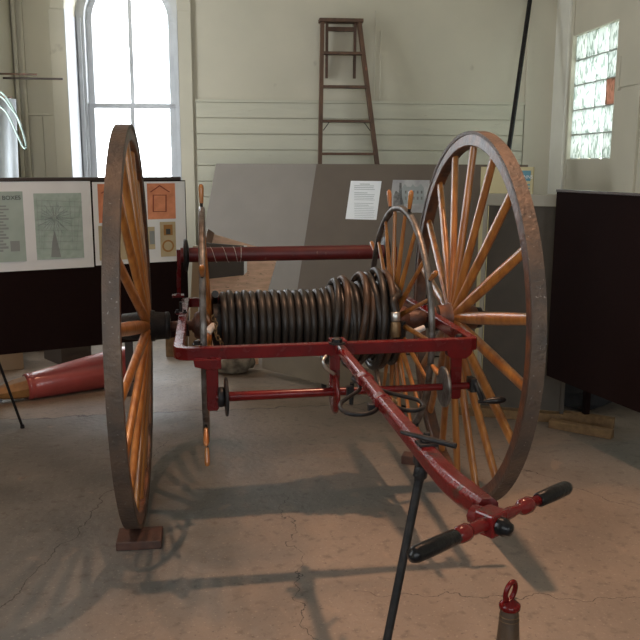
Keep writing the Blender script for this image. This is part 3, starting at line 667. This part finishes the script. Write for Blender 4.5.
lp = bs(-30, 192, 26.5, 261, .007, 'poster', 'listgreen'); tag(lp, 'pale green list poster with dark heading at the left edge of the display board', 'poster')
def text(s, x, y, size, name, m, P, n, uu, lift, parent, align='LEFT'):
    cu = bpy.data.curves.new(name, 'FONT'); cu.body = s; cu.size = size; cu.extrude = .0006; cu.align_x = align
    o = bpy.data.objects.new(name, cu); COL.objects.link(o); cu.materials.append(M[m])
    dg = bpy.context.evaluated_depsgraph_get(); me = bpy.data.meshes.new_from_object(o.evaluated_get(dg)); COL.objects.unlink(o); bpy.data.objects.remove(o)
    ob = bpy.data.objects.new(name, me); COL.objects.link(ob); me.materials.clear(); me.materials.append(M[m])
    q = on(x, y, P, n) - n * lift; Z_ = -n; Y_ = Z_.cross(uu).normalized(); R_ = Matrix((uu, Y_, Z_)).transposed()
    loc = q; 
    if parent is not None:
        ob.parent = parent; loc = q - world_of(parent)
    ob.matrix_local = Matrix.Translation(loc) @ R_.to_4x4(); return ob
text('ALARM BOXES', 20.5, 199.5, .033, 'heading', 'ink', P_, N_, U_, .0085, lp, 'RIGHT')
for k in range(15):
    yy = 206 + k * 3.2
    bs(-26, yy, 6 + 3 * math.sin(k * 2.1), yy + .9, .0078, 'print_line', 'greyink', lp, .0006)
bs(10, 241, 20, 251, .0078, 'print_block', 'greyink', lp, .0006)
mpq = bs(33, 193.5, 84, 257.5, .007, 'poster', 'mapgreen'); tag(mpq, 'pale green street map poster right of the list poster on the display board', 'poster')
b = MB()
c0 = on(54, 218, P_, N_) - N_ * .0085
for i in range(26):
    a = 2 * PI * i / 26 + random.uniform(-.1, .1); r0_, r1_ = .01, random.uniform(.05, .11)
    q0 = c0 + U_ * r0_ * math.cos(a) + Vector((0, 0, r0_ * math.sin(a))); q1 = c0 + U_ * r1_ * math.cos(a) + Vector((0, 0, r1_ * math.sin(a)))
    b.tube([q0, q0.lerp(q1, .5), q1], .0009, 4)
for i in range(9):
    x = 36 + i * 5.5; q0 = on(x, 197 + (i * 13) % 11, P_, N_) - N_ * .0085; q1 = on(x + 4 - (i % 3) * 4, 250, P_, N_) - N_ * .0085; b.tube([q0, q0.lerp(q1, .5), q1], .0006, 4)
for i in range(9):
    y = 200 + i * 6; q0 = on(36, y, P_, N_) - N_ * .0085; q1 = on(82, y + 2 - i % 4, P_, N_) - N_ * .0085; b.tube([q0, q0.lerp(q1, .5), q1], .0006, 4)
b.build('street_lines', 'greyink', mpq)
b = MB(); b.prism([on(x, y, P_, N_) - N_ * .0078 for x, y in ((54, 230), (57, 240), (61, 257), (51, 257), (52, 242))], N_ * .0006); b.build('river', 'greyink', mpq)
def house_poster(x0, y0, x1, y1, lab):
    o = bs(x0, y0, x1, y1, .007, 'poster', 'orangeprint'); tag(o, lab, 'poster')
    w_, h_ = x1 - x0, y1 - y0
    b = MB()
    for (a, c, e_, g) in ((.2, .32, .68, .34), (.2, .32, .24, .8), (.64, .32, .68, .8), (.2, .79, .68, .81)):
        q0 = [on(x0 + w_ * xx, y0 + h_ * yy, P_, N_) - N_ * .0085 for xx, yy in ((a, c), (e_, c), (e_, g), (a, g))]; b.prism(q0, N_ * .0006)
    b.prism([on(x0 + w_ * xx, y0 + h_ * yy, P_, N_) - N_ * .0085 for xx, yy in ((.1, .24), (.44, .04), (.8, .24), (.76, .25), (.44, .08), (.14, .25))], N_ * .0006)
    b.build('building_outline', 'redink', o); return o
house_poster(146.5, 183.5, 175.5, 218.5, 'orange poster of a building front at the right end of the display board')
house_poster(97, 184, 130, 222, 'orange poster on the display board mostly hidden behind the left wheel')
def dial_poster(x0, y0, x1, y1, lab):
    o = bs(x0, y0, x1, y1, .007, 'poster', 'tanprint'); tag(o, lab, 'poster'); w_, h_ = x1 - x0, y1 - y0
    c = on(x0 + w_ * .5, y0 + h_ * .7, P_, N_) - N_ * .009; rr2 = (on(x1, y0, P_, N_) - on(x0, y0, P_, N_)).length * .36
    b = MB(); b.lathe(c, N_, [(0, rr2), (.001, rr2)], 24, False); b.build('dial_rim', 'goldink', o)
    b = MB(); b.lathe(c - N_ * .0006, N_, [(0, rr2 * .72), (.001, rr2 * .72)], 24, False); b.build('dial', 'tanprint', o)
    bs(x0 + w_ * .22, y0 + h_ * .08, x0 + w_ * .78, y0 + h_ * .38, .0085, 'casing', 'goldink', o, .0006); bs(x0 + w_ * .36, y0 + h_ * .2, x0 + w_ * .64, y0 + h_ * .36, .0092, 'casing_window', 'ink', o, .0006)
dial_poster(159.5, 222, 176, 256, 'tan poster of a round dial alarm device below the right building poster')
o = bs(146.5, 227, 155, 249, .007, 'photo', 'tanprint'); tag(o, 'small tan picture between the left wheel and the dial poster', 'picture')
q = bs(149, 231, 154.5, 244, .0085, 'figure', 'greyink', o, .0006)
o = bs(98, 226, 131, 259, .007, 'poster', 'tanprint'); tag(o, 'tan poster low on the display board behind the left wheel spokes', 'poster')
# right dark board
A = at(546.5, 375.5, Z=.30); B = at(690, 433, Z=.30); b, A, B, u, v = vboard(A, B, .30, 1.27)
zr = on(553, 191.5, A, v).z
root = empty('display_board', (A + B) / 2, 'dark brown free standing board at the right edge below the glass block window', 'display board')
b, *_ = vboard(A, B, .30, zr); b.build('panel', 'darkcloth', root)
b = MB(); b.hexa([A - v * .006 + Vector((0, 0, zr)), B - v * .006 + Vector((0, 0, zr)), B + v * .036 + Vector((0, 0, zr)), A + v * .036 + Vector((0, 0, zr)), A - v * .006 + Vector((0, 0, zr + .012)), B - v * .006 + Vector((0, 0, zr + .012)), B + v * .036 + Vector((0, 0, zr + .012)), A + v * .036 + Vector((0, 0, zr + .012))])
b.build('top_rail', 'railmetal', root, bevel=.002)
for f_, bk in ((.0, .27), (.75, .10)):
    q = A.lerp(B, f_) + v * bk; b = MB(); b.box((q.x, q.y, .35), (.03, .03, .7)); b.build('leg', 'darkcloth', root)
# cream framed board behind the right wheel
zc0 = .03
A = at(479, 410, Z=zc0); B = at(552, 416, Z=zc0); b, A, B, u, v = vboard(A, B, zc0, 1.2)
zr = on(520, 194, A.lerp(B, .5), v).z; zq = on(520, 206, A.lerp(B, .5), v).z
A2, B2 = A - u * .02, B + u * .06
root = empty('framed_board', (A + B) / 2, 'grey fabric board in a cream frame standing behind the right wheel', 'display board')
b, *_ = vboard(A2 + u * .03, B2 - u * .012, zc0 + .03, zq, .02); b.build('panel', 'fabricboard', root)
b, *_ = vboard(A2 - v * .012, B2 - v * .012, zq, zr, .05); b.build('frame_rail', 'creamframe', root, bevel=.004)
b, *_ = vboard(A2 - v * .01, A2 + u * .022 - v * .01, zc0, zq, .045); b.build('frame_stile', 'creamframe', root, bevel=.002)
b, *_ = vboard(B2 - u * .022 - v * .01, B2 - v * .01, zc0, zq, .045); b.build('frame_stile', 'fabricboard', root, bevel=.002)
b, *_ = vboard(A2 - v * .03 - u * .1, B2 - v * .03, 0, zc0 + .02, .07); b.build('base_rail', 'lumber', root, bevel=.003)
# cream book/card standing behind it
A = at(480, 196, D=5.55); B = at(532, 196, D=5.35); A.z = B.z = 0; b, A, B, u, v = vboard(A, B, .6, 1.2)
zt2 = on(528, 167, B, v).z
b, *_ = vboard(A, B, 0.0, zt2, .02); root = thing(b, 'printed_card', 'bookcream', 'cream printed board with a blue panel standing behind the cream framed board', 'printed board')
sheet(B, v, u, 519, 170.5, 530.5, 181, .003, 'blue_panel', 'bookblue', .002, root); text('NNS', 524, 178.5, .03, 'lettering', 'paper', B, v, u, .006, root)
for k in range(3): sheet(B, v, u, 523, 184 + 3.5 * k, 530, 185.5 + 3.5 * k, .003, 'print_line', 'bookblue', .001, root)
# two big leaning boards
E_up = Vector((.490 * .42, .872 * .42, .907)).normalized(); Hh = Vector((.872, -.490, 0)).normalized(); Nn = E_up.cross(Hh).normalized()
if Nn.dot(FW) < 0: Nn = -Nn
TL = at(217, 165, D=7.15)
def lean_board(xl, xr, P, th=.03):
    a = on(xl, 165, P, Nn); c = on(xr, 164.5, P, Nn); a.z = c.z = TL.z
    s_ = a.z / E_up.z; b = MB(); b.hexa([a - E_up * s_, c - E_up * s_, c - E_up * s_ + Nn * th, a - E_up * s_ + Nn * th, a, c, c + Nn * th, a + Nn * th]); 
    mn = min(v_.z for v_ in b.v)
    for v_ in b.v: v_.z -= mn
    return b
b = lean_board(216, 318, TL); thing(b, 'leaning_board', 'greyboard', 'large light grey board leaning back behind the hose reel, left one of the pair', 'board', bevel=.003)
PB = TL - Nn * .035
b = lean_board(316.5, 528, PB); lb2 = thing(b, 'leaning_board', 'brownboard', 'large brown grey board leaning behind the reel with two papers on it', 'board', bevel=.003)
def on_lean(x0, y0, x1, y1, lift, name, m, parent=None, th=.002, rot=0):
    return sheet(PB, Nn, Hh, x0, y0, x1, y1, lift, name, m, th, parent, E_up)
o = on_lean(351, 181, 376.5, 220, .004, 'notice_sheet', 'paper'); tag(o, 'white typed notice sheet on the brown leaning board', 'paper notice')
for k in range(20):
    y = 184 + 1.75 * k; xr_ = 374.8 - (6 if k in (5, 12) else 0) - (k % 3) * .6
    if k not in (4, 10): on_lean(354.5 if k != 0 else 360, y, xr_ if k != 0 else 370, y + .7, .0052, 'text_line', 'greyink', o, .0006)
o = on_lean(393, 180, 426, 213, .004, 'photo_print', 'photo'); tag(o, 'black and white photograph of a large building on the brown leaning board', 'photograph')
b = MB()
q = lambda x, y: on(x, y, PB, Nn) - Nn * .0055
b.prism([q(*t) for t in ((400, 204), (400, 190), (403, 187), (405, 184), (407, 187), (411, 187), (413, 184.5), (415, 187), (418, 187), (421, 184), (424, 188), (424, 204))], Nn * .0008); b.build('building', 'greyink', o)
b = MB(); b.prism([q(*t) for t in ((393.5, 207), (393.5, 196), (396, 191), (399, 193), (399.5, 183), (401.5, 183), (402, 198), (404, 204), (404, 207))], Nn * .0012); b.build('tree_shadow', 'photodark', o)
b = MB()
for i in range(5):
    for j in range(2):
        b = MB(); x = 405 + i * 4; y = 191 + j * 6; b.prism([(q(*t) - Nn * .001) for t in ((x, y), (x + 1.6, y), (x + 1.6, y + 3), (x, y + 3))], Nn * .0006)
        b.build('printed_window', 'photodark', o)
# plywood piece in front of the left leaning board
PY = 2.35
def flat_poly(P, Y0, Y1, th=.02):  # polygon leaning: depth varies with image height from Y0 (top) to Y1 (bottom)
    ys = [y for x, y in P]; y0, y1 = min(ys), max(ys); L_ = [at(x, y, Y=Y0 + (Y1 - Y0) * (y - y0) / (y1 - y0)) for x, y in P]; return L_
L_ = flat_poly([(213, 234), (254, 246), (279, 252), (260, 318), (258, 341), (196, 341), (206, 262)], 2.75, 2.45)
L_[4].z = L_[5].z = 0
b = MB(); b.prism(L_, (0, .02, 0)); ply = thing(b, 'plywood_sheet', 'plywood', 'jagged rough brown plywood piece leaning behind the left part of the reel', 'wood panel')
L_ = flat_poly([(208, 229), (214.5, 233), (207, 262), (200, 262)], 2.73, 2.6)
b = MB(); b.prism(L_, (0, .04, 0)); b.build('edge_strip', 'ladder', ply)
L_ = [at(x, y, Y=2.42) for x, y in ((206, 243), (244, 246), (244, 275), (208, 279))]
b = MB(); b.prism(L_, (0, .03, 0)); card = thing(b, 'dark_card', 'darkcard', 'dark grey brown card with white edge in front of the plywood piece', 'card')
L_ = [at(x, y, Y=2.418) for x, y in ((244, 246), (247, 246), (247, 272), (244, 275))]
b = MB(); b.prism(L_, (0, .03, 0)); b.build('white_edge', 'paper', card)
b = MB(); L_ = [at(x, y, Y=2.86) for x, y in ((193, 246), (201, 246), (196, 345), (188, 345))]
for q in L_[2:]: q.z = 0
b.prism(L_, (0, .04, 0))
thing(b, 'wood_strip', 'card', 'narrow pale upright wood strip behind the left reel wheel', 'wood strip')
# folded beige panel on the floor behind the reel, on small casters
A = at(262, 367, Z=.06); B = at(420, 408, Z=.06); b, A, B, u, v = vboard(A, B, .05, .22, .04)
fp = thing(b, 'folded_panel', 'tanpanel', 'low beige panel lying on edge on the floor behind the reel', 'panel', bevel=.004)
for f_ in (.42, .9):
    q_ = A.lerp(B, f_) + v * .02; b = MB(); b.lathe(q_ + Vector((-.008, 0, .02)), (1, 0, 0), [(0, .02), (.016, .02)], 16); b.box((q_.x, q_.y, .04), (.03, .03, .03)); b.build('caster', 'iron', fp)
# crumpled canvas and small scraps
def lump(c, sx, sy, sz, m, name, label, cat, seed=1, sub=3, amp=.3):
    bm = bmesh.new(); bmesh.ops.create_icosphere(bm, subdivisions=sub, radius=1); random.seed(seed)
    offs = [Vector((random.uniform(-1, 1), random.uniform(-1, 1), random.uniform(-1, 1))).normalized() for _ in range(12)]
    for v_ in bm.verts:
        k_ = 1 + amp * sum(math.sin(5 * v_.co.dot(o_) + i) for i, o_ in enumerate(offs)) / 6
        v_.co = Vector((v_.co.x * sx * k_, v_.co.y * sy * k_, max(v_.co.z, -.6) * sz * k_))
    mz = min(v_.co.z for v_ in bm.verts)
    for v_ in bm.verts: v_.co.z -= mz
    me = bpy.data.meshes.new(name); bm.to_mesh(me); bm.free(); me.materials.append(M[m]); o_ = bpy.data.objects.new(name, me); COL.objects.link(o_); o_.location = c
    return tag(o_, label, cat)
c = at(233, 373, Z=0); lump(c, .15, .10, .11, 'rock', 'crumpled_canvas', 'crumpled grey canvas bundle on the floor seen below the frame', 'canvas', 4)
c = at(588, 402, Z=0); lump(c, .36, .2, .24, 'bagshade', 'sack_shade_lump', 'black lump added on the floor for the shade under the right dark panel', 'sack', 5)  # added black lump, stands in for the shade under the right board
c = at(97, 356, Z=0) + Vector((-.4, .35, 0)); lump(c, .26, .14, .22, 'bagshade', 'sack_shade_lump', 'dark sack on the floor under the left display board', 'sack', 8)
A = at(-10, 372, Z=0); B = at(24, 369, Z=0)
floor_block(A, B, .3, .27, 'cardboard_box', 'card', 'beige cardboard box on the floor at the left edge under the display board', 'box')
A = at(62, 366, Z=0); B = at(92, 361, Z=0); 
o = floor_block(A, B, .3, .24, 'small_cabinet', 'darkcard', 'small dark cabinet with pale drawer fronts on the floor under the display board', 'cabinet')
u = (B - A).normalized(); v = Vector((-u.y, u.x, 0))
for (z0, z1) in ((.16, .225), (.085, .145)):
    b = MB(); b.prism([A + u * .02 - v * .008 + Vector((0, 0, z0)), B - u * .02 - v * .008 + Vector((0, 0, z0)), B - u * .02 - v * .008 + Vector((0, 0, z1)), A + u * .02 - v * .008 + Vector((0, 0, z1))], v * .008); b.build('drawer_front', 'creamframe' if z0 > .1 else 'fabricboard', o)
# brown cabinet behind the hub
A = at(163, 346, Z=0); B = at(188, 346, Z=0)
floor_block(at(166, 357, Z=0), at(186, 357, Z=0), .12, .16, 'wooden_crate', 'lumber', 'small brown wooden crate on the floor behind the left hub', 'crate')
# long tapered red case lying on the floor
p1 = at(26, 387, Z=.075); p2 = at(131, 364, Z=.125)
ax = (p2 - p1); L_ = ax.length; ax.normalize()
b = MB(); b.lathe(p1, ax, [(0, .058), (0, .079), (.025, .083), (.035, .079), (.045, .079), (.055, .083), (L_ * .5, .103), (L_ - .04, .124), (L_ - .02, .120), (L_, .116), (L_, .1)], 36)
rc = thing(b, 'tapered_case', 'pinkred', 'long glossy red tapered case lying on the floor behind the left wheel', 'case')
b = MB(); b.lathe(p1 - ax * .17, ax, [(0, .035), (.03, .045), (.1, .062), (.18, .07), (.2, .07)], 8, False); b.build('wooden_end', 'orangewood', rc, bevel=.004)
b = MB(); b.lathe(p1 - ax * .3, ax, [(0, .012), (.05, .03), (.14, .034)], 12); b.build('iron_tip', 'iron', rc)
# black tripod at the left edge
b = MB(); foot = at(22.5, 428, Z=.0); topp = at(0, 366, Y=foot.y - .05); apex = foot + (topp - foot) * 1.25
b.tube([apex, foot + Vector((0, 0, .008))], .0075, 8); f2_ = Vector((2 * apex.x - foot.x, foot.y - .22, .008)); b.tube([apex, f2_], .0075, 8); b.tube([apex, Vector((apex.x - .25, apex.y + .12, .008))], .0075, 8)
b.lathe(foot, (0, 0, 1), [(0, .012), (.02, .01)], 8)
tr_ = thing(b, 'tripod_stand', 'iron', 'thin black metal tripod stand at the left edge beside the red case', 'stand')
b = MB(); b.lathe(apex - Vector((0, 0, .02)), (0, 0, 1), [(0, .02), (.03, .02), (.04, .012)], 12); b.build('collar', 'iron', tr_)
# ================================================================== AGAINST THE WALLS
# step ladder leaning on the back wall
lad = empty('step_ladder', W(1.2, D0 - .42, 0), 'worn brown wooden step ladder leaning on the cream back wall', 'ladder')
lt = 2.60                                   # height of the top
def lp_(r, z, off=0): return W(r, D0 - .10 - .30 * (1 - z / lt) + off, z)
rtl, rtr = 1.0, 1.318
def rl_(z): return rtl - .025 * (lt - z) / 1.0
def rr3(z): return rtr + .148 * (lt - z) / 1.16
b = MB(); b.sweep([lp_(rl_(0), 0), lp_(rl_(lt), lt)], [(-.038, -.016), (.038, -.016), (.038, .016), (-.038, .016)], up=RH); b.build('side_rail', 'ladder', lad)
b = MB(); b.sweep([lp_(rr3(0), 0), lp_(rr3(lt), lt)], [(-.038, -.016), (.038, -.016), (.038, .016), (-.038, .016)], up=RH); b.build('side_rail', 'ladder', lad)
b = MB(); c = lp_((rtl + rtr) / 2, lt + .01); b.box(c, (rtr - rtl + .06, .13, .028), RM); b.build('top_cap', 'ladder', lad, bevel=.003)
for yy in (53, 87, 121.5, 154, ):
    z = None
    P_w = on(345, yy, W(1.2, D0 - .16, 0), DH); z = P_w.z
    b = MB(); c = lp_((rl_(z) + rr3(z)) / 2, z); b.box(c, (rr3(z) - rl_(z) - .01, .085, .022), RM); b.build('step', 'ladder', lad, bevel=.002)
for z in (1.12, .82, .52, .22):
    b = MB(); c = lp_((rl_(z) + rr3(z)) / 2, z); b.box(c, (rr3(z) - rl_(z) - .01, .085, .022), RM); b.build('step', 'ladder', lad, bevel=.002)
for r in (1.045, 1.29):   # folded rear legs end high on the ladder
    z0 = 2.60; z1 = on(345, 78, W(1.2, D0 - .07, 0), DH).z
    b = MB(); b.sweep([W(r, D0 - .03, z1), W(r - .0, D0 - .055, z0)], [(-.018, -.011), (.018, -.011), (.018, .011), (-.018, .011)], up=RH); b.build('rear_leg', 'ladder', lad)
b = MB(); z = on(345, 29, W(1.2, D0 - .07, 0), DH).z; b.box(W(1.168, D0 - .055, z), (.25, .02, .035), RM); b.build('rear_rail', 'ladder', lad)
for r, s in ((rl_(1.75) + .02, 1), (rr3(1.75) - .02, -1)):
    b = MB(); zz = on(345, 121.5, W(1.2, D0 - .16, 0), DH).z; b.tube([lp_(r, zz - .08, -.03), lp_(r + s * .05, zz - .012, -.03)], .004, 6); b.build('step_brace', 'iron', lad)
# black pole leaning in the corner
q0 = at(508.5, 152, D=6.9); q1 = at(530, 0, D=7.2); dd = (q1 - q0).normalized(); t0 = q0 + dd * (-q0.z / dd.z); t1 = q0 + dd * 1.55
b = MB(); b.lathe(t0, t1 - t0, [(0, .02), ((t1 - t0).length, .02)], 14); thing(b, 'black_pole', 'iron', 'long thin black pole leaning against the back wall near the right corner', 'pole')
# hook on the window casing
b = MB(); c = at(188, 161, D=7.35); b.box(c, (.02, .02, .035), RM); b.tube([c - RH * .075, c, c + RH * .075], .006, 6); b.tube([c + Vector((0, 0, .0)), c - DH * .04 + Vector((0, 0, .01)), c - DH * .05 + Vector((0, 0, .04))], .005, 6)
thing(b, 'coat_hook', 'white', 'small white metal hook on the casing right of the tall window', 'hook')
# things at the left wall
dl = 2.55
q_ = lambda px_, py_, r: None
def left_rod(y0, y1, xe, dd, m, lab, th, zoff=0):
    E = at(xe, y1, D=dd); r_e = E.dot(RH); d_e = E.dot(DH); S = W(RL + .002, d_e - .02, E.z + zoff)
    b = MB(); b.sweep([S, E], [(-th, -th), (th, -th), (th, th), (-th, th)]); return thing(b, 'wall_rod', m, lab, 'rod', bevel=.002)
left_rod(78, 79, 63, 6.75, 'railmetal', 'long dark wooden rod sticking out of the left wall before the window casing', .008)
left_rod(74.5, 74.5, 37, 6.6, 'ladder', 'shorter brown rod just above the dark rod on the left wall', .0075)
E = at(12, 97.5, D=6.2); b = MB(); b.sweep([W(RL + .002, E.dot(DH), E.z + .01), E], [(-.007, -.007), (.007, -.007), (.007, .007), (-.007, .007)]); thing(b, 'wall_peg', 'ladder', 'short brown peg on the left wall holding the pale green tubes', 'peg')
for k, (P_l, lab) in enumerate((([(-14, 99), (-2, 92), (6, 97), (14, 110), (22, 130), (26, 146), (23, 147), (16, 132), (6, 112), (-6, 103)], 'pale green flexible tube looped over the wall peg, lowest hanging loop'),
                                ([(-12, 98), (-3, 95.5), (4, 99), (10, 107), (17, 116), (21, 126)], 'pale green flexible tube with a short free end over the wall peg'))):
    b = MB(); b.tube(catmull([at(x, y, D=6.18 - .03 * k) for x, y in P_l], 6), .007, 8); thing(b, 'flexible_tube', 'tube', lab, 'tube')
b = MB(); n_c = 24; vs = []
for i in range(n_c):
    t = i / (n_c - 1); px_ = -18 + 34 * t; q0 = at(px_, 96 + 3 * t, D=6.45 + .012 * math.sin(t * 14)); q1 = at(px_ + 1.5, 178, D=6.45 + .015 * math.sin(t * 14 + .4)); q1.z = .95
    vs += [q0, q0 + Vector((0, .004, 0)), q1 + Vector((0, .004, 0)), q1]
b.add(vs, [(i * 4 + a, i * 4 + (a + 1) % 4, i * 4 + 4 + (a + 1) % 4, i * 4 + 4 + a) for i in range(n_c - 1) for a in range(4)], True)
b.add(vs[:4], [(0, 1, 2, 3)]); b.add(vs[-4:], [(0, 1, 2, 3)])
thing(b, 'hanging_cloth', 'cloth', 'white cloth hanging at the left wall behind the pale green tubes', 'cloth')
GROUPS = {'poster': 'posters on the display board', 'wheel_chock': 'wood blocks by the cart wheels', 'lumber_board': 'boards on the floor under the right panel',
          'leaning_board': 'large leaning boards behind the reel', 'display_board': 'dark brown display boards', 'wall_rod': 'rods on the left wall', 'flexible_tube': 'pale green tubes over the peg', 'sack_shade_lump': 'dark sacks under the boards'}
for o_ in bpy.data.objects:
    if o_.parent is None and o_.get('category'):
        g_ = GROUPS.get(o_.name.split('.')[0])
        if g_: o_['group'] = g_
# ------------------------------------------------------------------ view
SC.view_settings.view_transform = 'Standard'; SC.view_settings.look = 'None'; SC.view_settings.gamma = 1
SC.view_settings.use_curve_mapping = False; SC.view_settings.exposure = -0.04
SC.cycles.max_bounces = 8; SC.cycles.diffuse_bounces = 4; SC.cycles.use_denoising = True
SC.cycles.sample_clamp_indirect = 6
